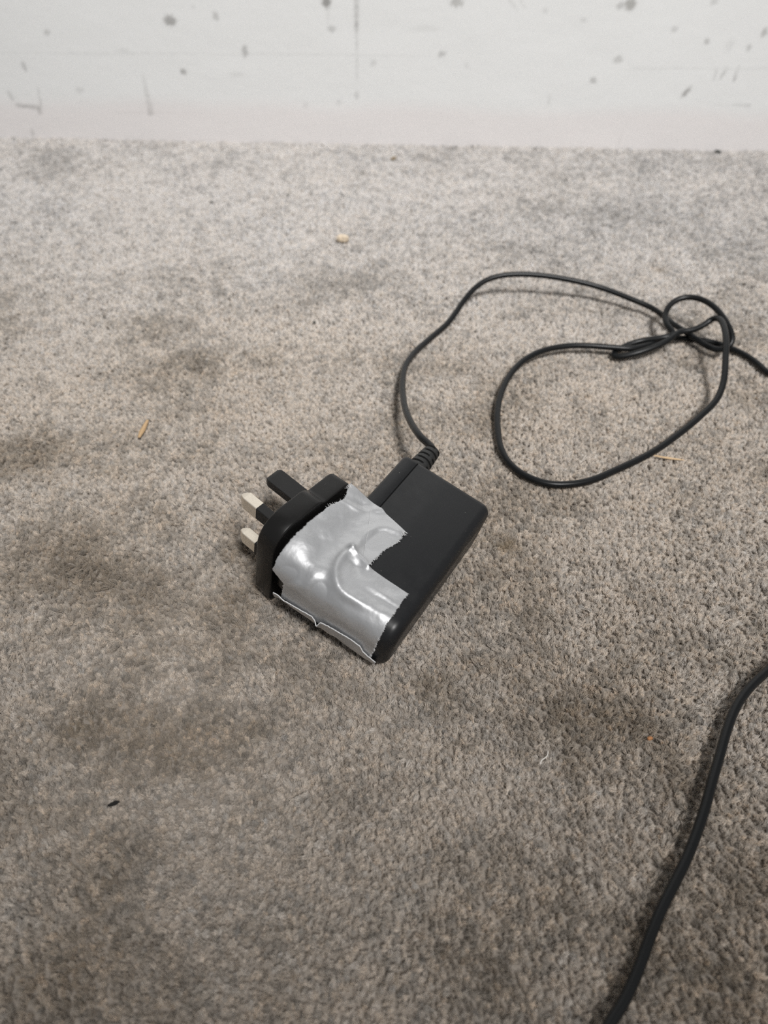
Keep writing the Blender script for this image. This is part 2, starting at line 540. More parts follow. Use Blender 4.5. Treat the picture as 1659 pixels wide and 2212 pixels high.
    g.links.new(e2r.outputs[0], iop.inputs['Rotation'])
    g.links.new(na('scl', 'FLOAT'), iop.inputs['Scale'])
    g.links.new(na('pick', 'INT'), iop.inputs['Instance Index'])
    g.links.new(iop.outputs[0], go.inputs[0])
    md = o.modifiers.new('tufts', 'NODES')
    md.node_group = g
    tag(o, 'grey-beige cut pile of the worn carpet', None, None, 'stuff')
    return o


build_pile()

# ------------------------------------------------------------------ the power adapter
# plug frame: u along the pins towards the case, v from the flat pins towards the earth pin, w up
PLUG_M = np.array([[0.77045081, 0.61961446, 0.14994489], [-0.60832915, 0.78490614, -0.11771997], [-0.19063366, -0.0005184, 0.98166111]])
PLUG_T = np.array([-41.48592138, 190.31305457, 25.84135262 - 1.54])
# case frame: a across the case, b along it, w up
CASE_M = np.array([[0.83415465, 0.51550902, 0.1960522], [-0.49849279, 0.85679555, -0.13193301], [-0.23598931, 0.01232193, 0.97167753]])
CASE_T = np.array([28.49993161, 197.46983643, -1.54])
ROOT = np.array([-8.0, 185.0, 0.0])

adapter = bpy.data.objects.new('power_adapter', None)
adapter.empty_display_size = 0.02
C.objects.link(adapter)
adapter.location = tuple(ROOT * MM)
tag(adapter, 'black three-pin plug-in power adapter wrapped in silver duct tape, lying on the carpet', 'power adapter')


def to_root(P, Mx, T):
    return (np.asarray(P, float) @ Mx.T + T - ROOT) * MM


def rounded_outline(x0, x1, y0, y1, r, n=8):
    """counter-clockwise rounded rectangle; r = radii at (x1,y0), (x1,y1), (x0,y1), (x0,y0)"""
    out = []
    for (cx, cy, sx, sy, rr, a0) in ((x1, y0, -1, 1, r[0], -90), (x1, y1, -1, -1, r[1], 0), (x0, y1, 1, -1, r[2], 90), (x0, y0, 1, 1, r[3], 180)):
        rr = max(rr, 0.02)
        for k in range(n + 1):
            a = math.radians(a0 + 90 * k / n)
            out.append((cx + sx * rr + rr * math.cos(a), cy + sy * rr + rr * math.sin(a)))
    return np.array(out)


def loft(rings):
    n = len(rings[0])
    verts = np.concatenate(rings)
    faces = []
    for i in range(len(rings) - 1):
        for k in range(n):
            k2 = (k + 1) % n
            faces.append([i * n + k, i * n + k2, (i + 1) * n + k2, (i + 1) * n + k])
    faces.append(list(range(n))[::-1])
    faces.append([(len(rings) - 1) * n + k for k in range(n)])
    return verts, faces


def flat_caps(o):
    me = o.data
    for p in me.polygons:
        if len(p.vertices) > 6:
            p.use_smooth = False


CASE_B0, CASE_B1, CASE_W0, CASE_W1 = -57.0, 18.7, 1.4, 27.1


def case_ring(a, inset):
    # outline in (b, w)
    i = inset
    o = rounded_outline(CASE_B0 + i, CASE_B1 - i, CASE_W0 + i, CASE_W1 - i,
                        (max(3.5 - i, .3), max(3.0 - i, .3), max(9.2 - i, .8), max(8 - i, .8)), 10)
    return np.stack([np.full(len(o), a), o[:, 0], o[:, 1]], -1)


def fillet(a0, a1, r, n=7):
    """(a, inset) stations from a sharp side to the full outline"""
    return [(a0 + (a1 - a0) * (1 - math.cos(math.pi / 2 * k / n)), r * (1 - math.sin(math.pi / 2 * k / n))) for k in range(n + 1)]


# front half of the case (cord side of the seam)
st = [(-34.75, 0.55), (-34.7, .12), (-34.55, 0)] + [(-20, 0)] + [(-a, i) for a, i in reversed([(aa, ii_) for aa, ii_ in fillet(0, 4.2, 4.2)])]
v, f = loft([case_ring(a, i) for a, i in st])
o = new_mesh('case_shell', to_root(v, CASE_M, CASE_T), f, M_CASE, adapter); flat_caps(o)
# plug half of the case
st = [(-41.75 + a, i) for a, i in fillet(0, 2.6, 2.6)] + [(-35.25, 0), (-35.12, .12), (-35.05, .55)]
v, f = loft([case_ring(a, i) for a, i in st])
o = new_mesh('case_lid', to_root(v, CASE_M, CASE_T), f, M_CASE, adapter); flat_caps(o)
st = [(-35.4, .75), (-34.4, .75)]
v, f = loft([case_ring(a, i) for a, i in st])
o = new_mesh('seam_groove', to_root(v, CASE_M, CASE_T), f, M_GROOVE, adapter); flat_caps(o)


# plug head: flange with narrow earth end and wide live end
def plug_outline(inset, near, wide, narrow, end, bottom_wide, bottom_narrow, n=8):
    """outline in (v, w) walked counter-clockwise, corners rounded"""
    P = [(-near, -bottom_wide, 4.0), (12.6, -bottom_wide, 3.0), (16.4, -bottom_narrow, 3.0), (end, -bottom_narrow, 4.5),
         (end, narrow, 3.4), (16.6, narrow, 3.2), (13.0, wide, 4.0), (-near, wide, 10.5)]
    pts = [np.array(p[:2]) for p in P]
    m_ = len(pts)
    # offset inwards
    off = []
    for k in range(m_):
        p0, p1, p2 = pts[k - 1], pts[k], pts[(k + 1) % m_]
        d1 = (p1 - p0) / np.linalg.norm(p1 - p0); d2 = (p2 - p1) / np.linalg.norm(p2 - p1)
        n1 = np.array([-d1[1], d1[0]]); n2 = np.array([-d2[1], d2[0]])
        bis = (n1 + n2); bis = bis / np.dot(bis, bis) * 2
        off.append(p1 + bis * inset * (np.dot(n1 + n2, n1 + n2) / (2 * (1 + np.dot(n1, n2)))))
    out = []
    for k in range(m_):
        p0, p1, p2 = off[k - 1], off[k], off[(k + 1) % m_]
        d1 = (p0 - p1); d2 = (p2 - p1)
        l1, l2 = np.linalg.norm(d1), np.linalg.norm(d2)
        d1, d2 = d1 / l1, d2 / l2
        ang = math.acos(np.clip(np.dot(d1, d2), -1, 1))
        r = P[k][2]
        t = min(r / math.tan(ang / 2), l1 * .48, l2 * .48)
        a, b = p1 + d1 * t, p1 + d2 * t
        for q in range(n + 1):
            s = q / n
            out.append((1 - s) ** 2 * a + 2 * s * (1 - s) * (p1 * .82 + (a + b) * .09) + s * s * b)
    return np.array(out)


def plug_ring(u, inset, t):
    o = plug_outline(inset, 9.7 + .5 * t, 20.1 + .6 * t, 17.2 + .8 * t, 31.0, 22.4 + .8 * t, 19.5 + .8 * t)
    return np.stack([np.full(len(o), u), o[:, 0], o[:, 1]], -1)


st = [(0.0, 1.3, 0), (.12, .75, 0), (.42, .28, 0), (1.0, 0, .1), (4.5, 0, .5), (8.5, 0, 1), (8.85, .15, 1), (9.0, .55, 1)]
v, f = loft([plug_ring(u, i, t) for u, i, t in st])
o = new_mesh('plug_flange', to_root(v, PLUG_M, PLUG_T), f, M_PLUG, adapter); flat_caps(o)
# neck between the flange and the case, hidden under the tape but for the torn gap
def neck_ring(u, k):
    o = plug_outline(0, 8.2, 13.6, 13.2, 28.5, 12.5, 12.0)
    return np.stack([np.full(len(o), u), o[:, 0] + k, o[:, 1]], -1)
v, f = loft([neck_ring(8.6, 0), neck_ring(12, -.4), neck_ring(16.5, -1.2), neck_ring(20.5, -1.8)])
o = new_mesh('plug_neck', to_root(v, PLUG_M, PLUG_T), f, M_PLUG, adapter); flat_caps(o)


def pin_mesh(u0, u1, v0, v1, w0, w1, cham_u, cham, edge):
    """rectangular pin running from u0 (root) to u1 (tip, more negative) with a chamfered tip"""
    def ring(u, i):
        o = rounded_outline(v0 + i, v1 - i, w0 + i, w1 - i, (edge,) * 4, 3)
        return np.stack([np.full(len(o), u), o[:, 0], o[:, 1]], -1)
    rings = [ring(u1, cham), ring(u1 + cham_u * .55, cham * .35), ring(u1 + cham_u, 0), ring(u0, 0)]
    v, f = loft(rings)
    return v, f


v, f = pin_mesh(0.6, -23.0, 18.2, 26.2, -2.0, 2.0, 1.7, .85, .25)
o = new_mesh('earth_pin', to_root(v, PLUG_M, PLUG_T), f, M_PIN, adapter, smooth=False)
tag(o, 'wide black plastic earth pin')
for nm, w in (('live_pin', 11.1), ('neutral_pin', -11.1)):
    v, f = pin_mesh(-8.0, -16.9, -2.0, 2.0, w - 3.175, w + 3.175, 2.4, 1.25, .35)
    br = new_mesh('contact_pin', to_root(v, PLUG_M, PLUG_T), f, M_BRASS, adapter, smooth=False)
    tag(br, 'pale metal pin, ' + ('upper' if w > 0 else 'lower') + ' of the two')
    v, f = pin_mesh(0.6, -8.3, -1.93, 1.93, w - 3.1, w + 3.1, .05, .05, .35)
    sl = new_mesh('pin_sleeve', to_root(v, PLUG_M, PLUG_T), f, M_PIN, br, smooth=False)


# duct tape: one sheet over the case top, down over the near end, and a folded strip along its lower edge
S_C, S_R, S_R2, S_W = 48.0, 9.2, 8.0, 27.15
S_L = S_C + S_R * math.pi / 2
S_H = (S_W - CASE_W0) - S_R - S_R2


def tape_profile(s):
    """(b, w, normal b, normal w) along the path over the case"""
    s = np.asarray(s, float)
    th1 = np.clip((s - S_C) / S_R, 0, math.pi / 2)
    th2 = np.clip((s - S_L - S_H) / S_R2, 0, math.pi / 2)
    b = np.where(s < S_C, -s, -S_C - S_R * np.sin(th1))
    w = np.where(s < S_C, S_W, S_W - S_R + S_R * np.cos(th1))
    w = w - np.clip(s - S_L, 0, S_H)
    b = b + S_R2 * (1 - np.cos(th2)); w = w - S_R2 * np.sin(th2)
    th = th1 + th2
    return b, w, -np.sin(th), np.cos(th)


RIDGE = [(-32.6, 35.5), (-33.3, 40.5), (-32.7, 45.7), (-29.9, 49.7), (-25.3, 52.1), (-18.2, 51.4), (-10, 50.6)]
RIDGE2 = [(-32.6, 35.5), (-27.6, 36.6), (-23.8, 37.8)]
FOLD1 = [(-46.9, 20.8), (-40.6, 19.5), (-36.6, 16.0), (-33.5, 12.7)]
FOLD2 = [(-23.6, 17.8), (-29.1, 19.0), (-32.2, 26.2), (-31.8, 34.9)]



def rounded_line(P):
    P = np.array(P, float)
    for _ in range(3):                       # corner cutting
        q = np.empty((2 * len(P), 2))
        q[0], q[-1] = P[0], P[-1]
        q[1:-1:2] = P[:-1] * .75 + P[1:] * .25
        q[2:-1:2] = P[:-1] * .25 + P[1:] * .75
        P = q
    return P


RIDGE, RIDGE2, FOLD1, FOLD2 = [rounded_line(p) for p in (RIDGE, RIDGE2, FOLD1, FOLD2)]


def tape_relief(a, s):
    g = lambda pts, wd: np.exp(-(polyline_dist(a, s, pts) / wd) ** 2)
    blob = lambda ca, cs, ra, rs: np.exp(-((a - ca) / ra) ** 2 - ((s - cs) / rs) ** 2)
    h = 0.32 + 2.5 * (1 - sstep(-50, -37, a)) * (1 - sstep(44, 56, s))
    h = h + 1.0 * blob(-29, 43, 8, 8)
    taper = 1 - 0.6 * sstep(-24, -12, a)
    h = h + 1.05 * g(RIDGE, 1.7) * taper + 0.8 * g(RIDGE2, 1.2)
    h = h - 1.1 * blob(-27.0, 40.6, 2.8, 2.2) - .4 * blob(-24.4, 43.0, 2.5, 2.0)
    h = h + 0.36 * g(FOLD1, 1.2) + 0.55 * g(FOLD2, 1.8)
    h = h - 0.5 * blob(-40, 16.5, 5, 2.0) - 0.5 * blob(-28.2, 26, 2.6, 7)
    h = h + 0.3 * blob(-40, 30, 7, 7)
    h = h - 1.2 * blob(-32.2, 56.5, 2.6, 3.2) + .6 * blob(-36.5, 55.0, 2.2, 4) - .8 * blob(-44.5, 57, 3.0, 2.6) + .4 * blob(-40.8, 59, 2, 3)
    h = h - 0.35 * blob(-14, 46.5, 8, 1.6) + .3 * blob(-13, 43.7, 7, 1.3)
    h = h + 0.22 * value_noise(a / 6.5, s / 5.0, 71) + 0.06 * value_noise(a / 2.4, s / 2.0, 72) + 0.018 * value_noise(a / .8, s / .8, 73)
    return np.maximum(h, 0.14)


def jag(t, amp, seed):
    return amp * (0.6 * value_noise(np.asarray(t) / 0.75, np.asarray(t) * 0, seed) + 0.5 * value_noise(np.asarray(t) / 0.3, np.asarray(t) * 0, seed + 1))


def tape_sheet(name, rows_s, left, right, extra=None, mat=M_TAPE, thick=0.28, na=150):
    """rows_s: path positions; left/right: callables s -> a"""
    V, F = [], []
    for s in rows_s:
        l, r = left(s), right(s)
        aa = np.linspace(l, r, na)
        ss = np.full(na, float(s))
        V.append((aa, ss))
    A = np.stack([v_[0] for v_ in V]); S = np.stack([v_[1] for v_ in V])
    H = tape_relief(A, S)
    S2 = S
    if extra is not None:
        H, S2 = extra(A, S, H)
    b, w, nb, nw = tape_profile(S2)
    P = np.stack([A, b + nb * H, w + nw * H], -1).reshape(-1, 3)
    idx = np.arange(A.size).reshape(A.shape)
    F = np.stack([idx[:-1, :-1], idx[1:, :-1], idx[1:, 1:], idx[:-1, 1:]], -1).reshape(-1, 4)
    o = new_mesh(name, to_root(P, CASE_M, CASE_T), F.tolist(), [mat, M_THREAD], adapter)
    sm = o.modifiers.new('thickness', 'SOLIDIFY')
    sm.thickness = thick * MM
    sm.offset = -1
    sm.material_offset_rim = 1
    return o


def interp(tab, jseed, jamp):
    t = np.array(tab)
    return lambda s: float(np.interp(s, t[:, 1], t[:, 0]) + jag(s + 50, jamp, jseed))


FLAP = [(-48.4, 69.9), (-43.1, 71.0), (-37.7, 70.2), (-31.0, 69.2), (-28.7, 70.6), (-27.7, 71.0), (-27.1, 68.6), (-20.0, 67.0), (-12.6, 66.6), (-10.2, 66.9), (-8.9, 68.6), (-6.6, 69.4), (-2.9, 69.8)]
LEFT = [(-48.4, 12.4), (-48.2, 15.6), (-46.7, 19.8), (-48.9, 26.0), (-50.3, 35.0), (-50.7, 40), (-51.0, 46.0), (-51.2, 52.8), (-50.9, 59.6), (-45.4, 62.4), (-45.1, 68.0), (-45.3, 72.5)]
RIGHT = [(-34.0, 12.4), (-31.4, 13.4), (-21.3, 15.6), (-20.8, 21.0), (-23.1, 28.4), (-23.6, 37.80), (-6.3, 37.81), (-6.3, 42.0), (-6.2, 48.9), (-6.1, 52.7), (-5.6, 57.2), (-5.3, 64.1), (-5.5, 68.2), (-5.8, 72.5)]
rows = np.unique(np.concatenate([np.arange(12.4, 37.80, .36), [37.80, 37.81], np.arange(38.1, 72.4, .36)]))
_l = interp(LEFT, 81, .35); _r0 = interp(RIGHT, 84, .30)


def main_sheet():
    """the sheet in two blocks that share the line a = -23.6 below the inner corner of the torn end"""
    V, F, seen = [], [], {}

    def vid(a, s):
        k = (round(a, 4), round(s, 4))
        if k not in seen:
            seen[k] = len(V)
            V.append((a, s))
        return seen[k]
    split = -23.6
    for lo, hi, n, sel in ((_l, lambda s: _r0(s) if s < 37.805 else split, 84, rows), (lambda s: split, _r0, 60, rows[rows > 37.805])):
        ids = [[vid(a, s) for a in np.linspace(lo(s), hi(s), n)] for s in sel]
        for i in range(len(ids) - 1):
            for k in range(n - 1):
                q = [ids[i][k], ids[i + 1][k], ids[i + 1][k + 1], ids[i][k + 1]]
                if len(set(q)) == 4:
                    F.append(q)
    A, S = np.array(V).T
    b, w, nb, nw = tape_profile(S)
    H = tape_relief(A, S)
    P = np.stack([A, b + nb * H, w + nw * H], -1)
    o = new_mesh('duct_tape', to_root(P, CASE_M, CASE_T), F, [M_TAPE, M_THREAD], adapter)
    sm = o.modifiers.new('thickness', 'SOLIDIFY')
    sm.thickness = 0.28 * MM
    sm.offset = -1
    sm.material_offset_rim = 1
    return tag(o, 'crumpled sheet of silver duct tape with ragged torn ends')


main_sheet()


def flap_extra(A, S, H):
    # S is 0..1 down the strip; its top edge follows the FLAP line and stands proud of the sheet
    ft = np.array(FLAP)
    s0 = np.interp(A, ft[:, 0], ft[:, 1]) + jag(A + 40, .18, 91)
    s1 = 79.5 + jag(A, .3, 93)
    S2 = s0 + (s1 - s0) * S
    h = 0.55 + 0.75 * (1 - S) ** 2 + .25 * value_noise(A / 4, S * 3, 95)
    h = h + 0.9 * np.exp(-((A + 28.1) / .8) ** 2) * (1 - S) + 0.5 * (1 - sstep(-48.5, -46, A))
    return h, S2


flap = tape_sheet('tape_strip', np.linspace(0, 1, 24), lambda s: -48.2 + 1.4 * s + float(jag(s * 6, .3, 97)), lambda s: -3.1 - .9 * s + float(jag(s * 6, .25, 98)), flap_extra, thick=.34, na=190)
tag(flap, 'narrow silver tape strip with a raised white torn edge')


def hair_strip(name, paths, rad, mat, parent, Mx, T):
    verts, faces = [], []
    for p in paths:
        p = np.asarray(p, float)
        b0 = len(verts)
        for i, q in enumerate(p):
            t = p[min(i + 1, len(p) - 1)] - p[max(i - 1, 0)]
            t = t / (np.linalg.norm(t) + 1e-9)
            ref = np.array([0, 0, 1.0]) if abs(t[2]) < .9 else np.array([1.0, 0, 0])
            n1 = np.cross(t, ref); n1 /= np.linalg.norm(n1); n2 = np.cross(t, n1)
            rr = rad * (1.0 if 0 < i < len(p) - 1 else .6)
            for k in range(3):
                an = k * 2.0944
                verts.append(q + rr * (math.cos(an) * n1 + math.sin(an) * n2))
        for i in range(len(p) - 1):
            for k in range(3):
                k2 = (k + 1) % 3
                faces.append([b0 + 3 * i + k, b0 + 3 * i + k2, b0 + 3 * i + 3 + k2, b0 + 3 * i + 3 + k])
    return new_mesh(name, to_root(np.array(verts), Mx, T), faces, mat, parent)


def tape_xyz(a, s, lift=0.0):
    a = np.asarray(a, float); s = np.asarray(s, float)
    b, w, nb, nw = tape_profile(s)
    h = tape_relief(a, s) + lift
    return np.stack([a, b + nb * h, w + nw * h], -1)


# frayed white threads along the torn ends
paths = []
def fray(n, fn, length, da):
    for k in range(n):
        t = rng.random()
        a, s = fn(t)
        ang = da + rng.normal(0, .7)
        L = length * rng.uniform(.4, 1.2)
        q = [tape_xyz(a - .5 * math.cos(da), s - .5 * math.sin(da), .03)]
        for i in (1, 2):
            q.append(tape_xyz(a + L * i / 2 * math.cos(ang), s + L * i / 2 * math.sin(ang), rng.uniform(-.2, .5)))
        paths.append(q)
fray(45, lambda t: (float(np.interp(15.6 + t * 22, np.array(RIGHT)[:, 1], np.array(RIGHT)[:, 0])), 15.6 + t * 22), 0.6, 0.0)
fray(26, lambda t: (-21.4 + rng.normal(0, .3), 15.9 + 2.2 * t), 1.0, 0.2)
fray(40, lambda t: (float(np.interp(37.9 + t * 32, np.array(RIGHT)[:, 1], np.array(RIGHT)[:, 0])), 37.9 + t * 32), 0.4, 0.0)
fray(16, lambda t: (float(np.interp(12.6 + t * 15, np.array(LEFT)[:, 1], np.array(LEFT)[:, 0])), 12.6 + t * 15), .8, 3.1)
fray(35, lambda t: (-48.2 + rng.normal(0, .25), 12.5 + 2.6 * t), 1.6, 2.9)
fr = hair_strip('frayed_threads', paths, .075, M_THREAD, adapter, CASE_M, CASE_T)
tag(fr, 'white threads frayed from the torn tape ends', None, None, 'stuff')
# a pale hair stuck across the tape
q = [tape_xyz(a, s, .12) for a, s in ((-37.0, 15.3), (-35.2, 19), (-33, 23.5), (-31.9, 25.5), (-29.6, 30.5), (-27.7, 34.8))]
hr = hair_strip('stuck_fibre', [q], .09, M_THREAD, adapter, CASE_M, CASE_T)
tag(hr, 'pale hair stuck across the tape')

# strain relief where the cord leaves the far end of the case
RA, RW, RB0, RB1 = -36.2, 16.8, 18.0, 36.8


def relief():
    N = 40
    st = [(0, 5.0), (.6, 5.15)]
    L = RB1 - RB0
    t = .6
    ribs = 6
    pitch = (L - 1.6) / ribs
    for k in range(ribs):
        u0 = 1.0 + k * pitch
        r = lambda u: 5.15 - 1.65 * (u / L)
        st += [(u0, r(u0)), (u0 + pitch * .58, r(u0 + pitch * .58)), (u0 + pitch * .64, r(u0) - 1.05), (u0 + pitch * .94, r(u0) - 1.05)]
    st += [(L - .5, 3.5), (L - .1, 3.1), (L, 2.4), (L + .02, 1.4)]
    rings = []
    for u, r in st:
        ring = []
        for k in range(N):
            an = 2 * math.pi * k / N
            rr = r
            # the slots do not run all the way round: webs join the ribs
            rib_r = 5.15 - 1.65 * (u / L)
            if r < rib_r - .6 and u < L - .6:
                kk = int((u - 1.0) / pitch)
                ph = an + (math.pi / 2 if kk % 2 else 0) + .5
                if abs(math.sin(ph)) < .32:
                    rr = rib_r - .12
            ring.append((RA + rr * math.cos(an), RB0 + u, RW + rr * .92 * math.sin(an)))
        rings.append(np.array(ring))
    return loft(rings)


v, f = relief()
o = new_mesh('strain_relief', to_root(v, CASE_M, CASE_T), f, M_RUBBER, adapter)
em = o.modifiers.new('edges', 'EDGE_SPLIT'); em.split_angle = math.radians(40)
tag(o, 'ribbed black rubber strain relief')


# the cord
def catmull(P, n):
    P = np.asarray(P, float)
    P = np.concatenate([[2 * P[0] - P[1]], P, [2 * P[-1] - P[-2]]])
    out = []
    for i in range(1, len(P) - 2):
        p0, p1, p2, p3 = P[i - 1], P[i], P[i + 1], P[i + 2]
        # centripetal
        t1 = np.linalg.norm(p1 - p0) ** .5; t2 = t1 + np.linalg.norm(p2 - p1) ** .5; t3 = t2 + np.linalg.norm(p3 - p2) ** .5
        seg = max(3, int(np.linalg.norm(p2 - p1) / n))
        for k in range(seg):
            t = t1 + (t2 - t1) * k / seg
            A1 = (t1 - t) / t1 * p0 + t / t1 * p1
            A2 = (t2 - t) / (t2 - t1) * p1 + (t - t1) / (t2 - t1) * p2
            A3 = (t3 - t) / (t3 - t2) * p2 + (t - t2) / (t3 - t2) * p3
            B1 = (t2 - t) / t2 * A1 + t / t2 * A2
            B2 = (t3 - t) / (t3 - t1) * A2 + (t - t1) / (t3 - t1) * A3
            out.append((t2 - t) / (t2 - t1) * B1 + (t - t1) / (t2 - t1) * B2)
    out.append(P[-2])
    return np.array(out)


def tube(name, path, rad, mat, parent, N=14):
    path = np.asarray(path)
    T = np.gradient(path, axis=0)
    T /= np.linalg.norm(T, axis=1)[:, None]
    n = np.cross(T[0], [0, 0, 1.0]); n /= np.linalg.norm(n)
    rings = []
    for i, p in enumerate(path):
        n = n - np.dot(n, T[i]) * T[i]; n /= np.linalg.norm(n)
        b = np.cross(T[i], n)
        an = np.arange(N) * 2 * math.pi / N
        rings.append(p + rad * (np.cos(an)[:, None] * n + np.sin(an)[:, None] * b))
    v, f = loft(rings)
    o = new_mesh(name, v, f, mat, parent)
    return o


K4 = lambda x, y, z: floor_point(1280 + x / 4.377, 600 + y / 4.377, z)      # crop of the knot
tip = np.array([RA, RB1, RW]) @ CASE_M.T + CASE_T
root_in = np.array([RA, RB1 - 6, RW]) @ CASE_M.T + CASE_T
FP = floor_point
cord_pts = [root_in, tip + np.array([0, 0, 0.])]
cord_pts += [FP(908, 943, 22.0), FP(890, 917, 18.5), FP(877, 888, 14.5), FP(871, 858, 11), FP(869.5, 824, 8), FP(877, 788, 5.5), FP(899, 758, 3.5),
             FP(935, 726, 2.0), FP(963, 702, 2.2), FP(982, 679, 4.0), FP(1001, 651, 7.0), FP(1022, 626, 10.5), FP(1049, 606, 13.5), FP(1083, 595.5, 15.2),
             FP(1123, 592.5, 15.8), FP(1174, 595.5, 15.2), FP(1240, 606.5, 13.0), FP(1300, 622, 10.5), FP(1366, 647, 7.5)]
# under the small loop, right to the crossing, round behind the upright strand
cord_pts += [K4(560, 285, 5.5), K4(660, 352, 5.0), K4(750, 428, 5.0), K4(860, 500, 5.5), K4(930, 545, 5.5), K4(1010, 600, 5.0), K4(1100, 655, 5.0),
             K4(1200, 682, 6.0), K4(1285, 655, 8.5), K4(1322, 585, 11.5), K4(1300, 490, 14.5), K4(1235, 375, 17.5), K4(1160, 285, 19.0), K4(1050, 212, 19.5),
             K4(925, 183, 19.0), K4(805, 205, 17.5), K4(722, 270, 15.0), K4(688, 345, 12.5), K4(692, 420, 11.0), K4(735, 485, 10.0), K4(770, 530, 9.0)]
# back to the tight hook on the left and out again over the top
cord_pts += [K4(690, 560, 8.0), K4(590, 578, 6.5), K4(480, 592, 5.0), K4(370, 622, 3.5), K4(265, 665, 2.2), K4(200, 708, 1.8), K4(205, 745, 2.0), K4(290, 742, 3.0),
             K4(420, 712, 5.0), K4(560, 665, 7.0), K4(700, 600, 9.0), K4(830, 510, 10.5), K4(930, 498, 11.0), K4(1050, 448, 13.0), K4(1140, 385, 16.0),
             K4(1200, 390, 18.5), K4(1245, 470, 19.5), K4(1262, 600, 18.5), K4(1258, 760, 15.5), K4(1250, 900, 13.0), K4(1235, 1000, 11.0)]
# the large loop
cord_pts += [FP(1548, 863, 8.5), FP(1513, 899, 6.0), FP(1467, 937, 4.0), FP(1409, 977, 2.6), FP(1331, 1015, 1.8), FP(1275, 1038, 1.6), FP(1225, 1046.5, 1.6),
             FP(1184, 1045, 1.6), FP(1139, 1030, 1.7), FP(1103, 1004, 1.9), FP(1083, 971, 2.2), FP(1075, 928, 2.6), FP(1075, 884, 3.2), FP(1083, 848, 3.8),
             FP(1103, 808, 4.6), FP(1133.5, 777, 5.4), FP(1174, 757, 5.8), FP(1224.6, 747.5, 5.8), FP(1275, 747, 5.4)]
# through the knot and away to the right
cord_pts += [K4(200, 660, 5.0), K4(380, 668, 4.8), K4(540, 630, 4.4), K4(690, 578, 4.0), K4(830, 572, 2.6), K4(1000, 585, 1.8), K4(1140, 612, 1.8), K4(1230, 638, 1.8),
             K4(1310, 668, 1.8), K4(1450, 735, 1.8), K4(1570, 820, 1.8), FP(1659, 805, 1.8)]
ex = FP(1659, 805, 1.8); rt = FP(1659, 1448, 2.6)
cord_pts += [ex + np.array([26, -17, 0]), ex + np.array([58, -52, 0]), ex + np.array([66, -100, 0]), np.array([rt[0] + 62, rt[1] + 52, 1.8]), np.array([rt[0] + 26, rt[1] + 21, 1.8]), rt]
Z8 = lambda x, y, z: floor_point(1100 + x / 2.792, 1420 + y / 2.792, z)
cord_pts += [Z8(1490, 142, 3.2), Z8(1425, 212, 3.8), Z8(1362, 310, 4.2), Z8(1312, 440, 4.4), Z8(1270, 590, 4.4), Z8(1226, 740, 4.4), Z8(1180, 910, 4.2), Z8(1130, 1060, 4),
             Z8(1062, 1230, 3.8), Z8(992, 1370, 3.6), Z8(922, 1510, 3.4), Z8(862, 1650, 3.2), Z8(808, 1800, 3.), Z8(750, 1950, 3), Z8(688, 2080, 3.0), Z8(618, 2190, 3.0), Z8(560, 2290, 3.0),
             Z8(420, 2500, 2.6), Z8(330, 2700, 2.2)]
last = cord_pts[-1]
cord_pts += [last + np.array([-22, -40, -.4]), last + np.array([-30, -95, -.4]), last + np.array([-10, -160, -.4]), last + np.array([50, -220, -.4])]
CP = catmull(cord_pts, 1.3)
for _ in range(2):
    CP[1:-1] = CP[1:-1] * .5 + (CP[:-2] + CP[2:]) * .25
cord = tube('power_cord', (CP - ROOT) * MM, 1.62 * MM, M_CORD, adapter, 16)
tag(cord, 'thin glossy black cord knotted into a small loop')


# ------------------------------------------------------------------ bits of litter on the carpet
def litter(name, label, cat, px, py, verts, faces, mat, z=0.0, group=None, smooth=False):
    c = floor_point(px, py, z)
    o = new_mesh(name, np.asarray(verts) * MM, faces, mat, None, smooth)
    o.location = tuple(c * MM)
    tag(o, label, cat, group)
    return o


def fleck(L, W, H, ang, seed, taper=.4, bend=0.0, n=7, rough=.17):
    """an irregular splinter or crumb: rings along x"""
    r = np.random.default_rng(seed)
    rings = []
    for i in range(n):
        t = i / (n - 1)
        k = (1 - abs(2 * t - 1) ** 2.2) * (1 - taper) + taper
        x = (t - .5) * L
        ring = []
        for q in range(6):
            an = q * math.pi / 3 + .3
            ring.append((x, W / 2 * k * math.cos(an) * r.uniform(1 - rough, 1 + rough) + bend * (t - .5) ** 2, H / 2 * k * math.sin(an) * r.uniform(1 - rough, 1 + rough)))
        rings.append(np.array(ring))
    v, f = loft(rings)
    c, s = math.cos(ang), math.sin(ang)
    v = v @ np.array([[c, -s, 0], [s, c, 0], [0, 0, 1]]).T
    return v, f


def litter_mat(name, col, rough=.7):
    mt, nt, b = principled(name, col, rough)
    add_bump(nt, b, 1500, .4, .0003)
    return mt


M_WOOD = litter_mat('splinter_wood', (0.56, 0.38, 0.21))
M_STRAW = litter_mat('dry_straw', (0.66, 0.47, 0.28))
M_CRUMB = litter_mat('pale_crumb', (0.66, 0.55, 0.42))
M_DARKBIT = litter_mat('dark_fleck', (0.006, 0.005, 0.004), .8)
M_ORANGE = litter_mat('orange_crumb', (0.48, 0.22, 0.09))
M_LINT = litter_mat('white_lint', (0.80, 0.76, 0.70), .5)
M_GREYBIT = litter_mat('grey_fleck', (0.05, 0.055, 0.05), .8)
M_BROWNBIT = litter_mat('brown_crumb', (0.22, 0.16, 0.09), .8)


def dir_angle(p, q):
    a, b = floor_point(*p), floor_point(*q)
    return math.atan2(b[1] - a[1], b[0] - a[0]), float(np.linalg.norm(b - a))


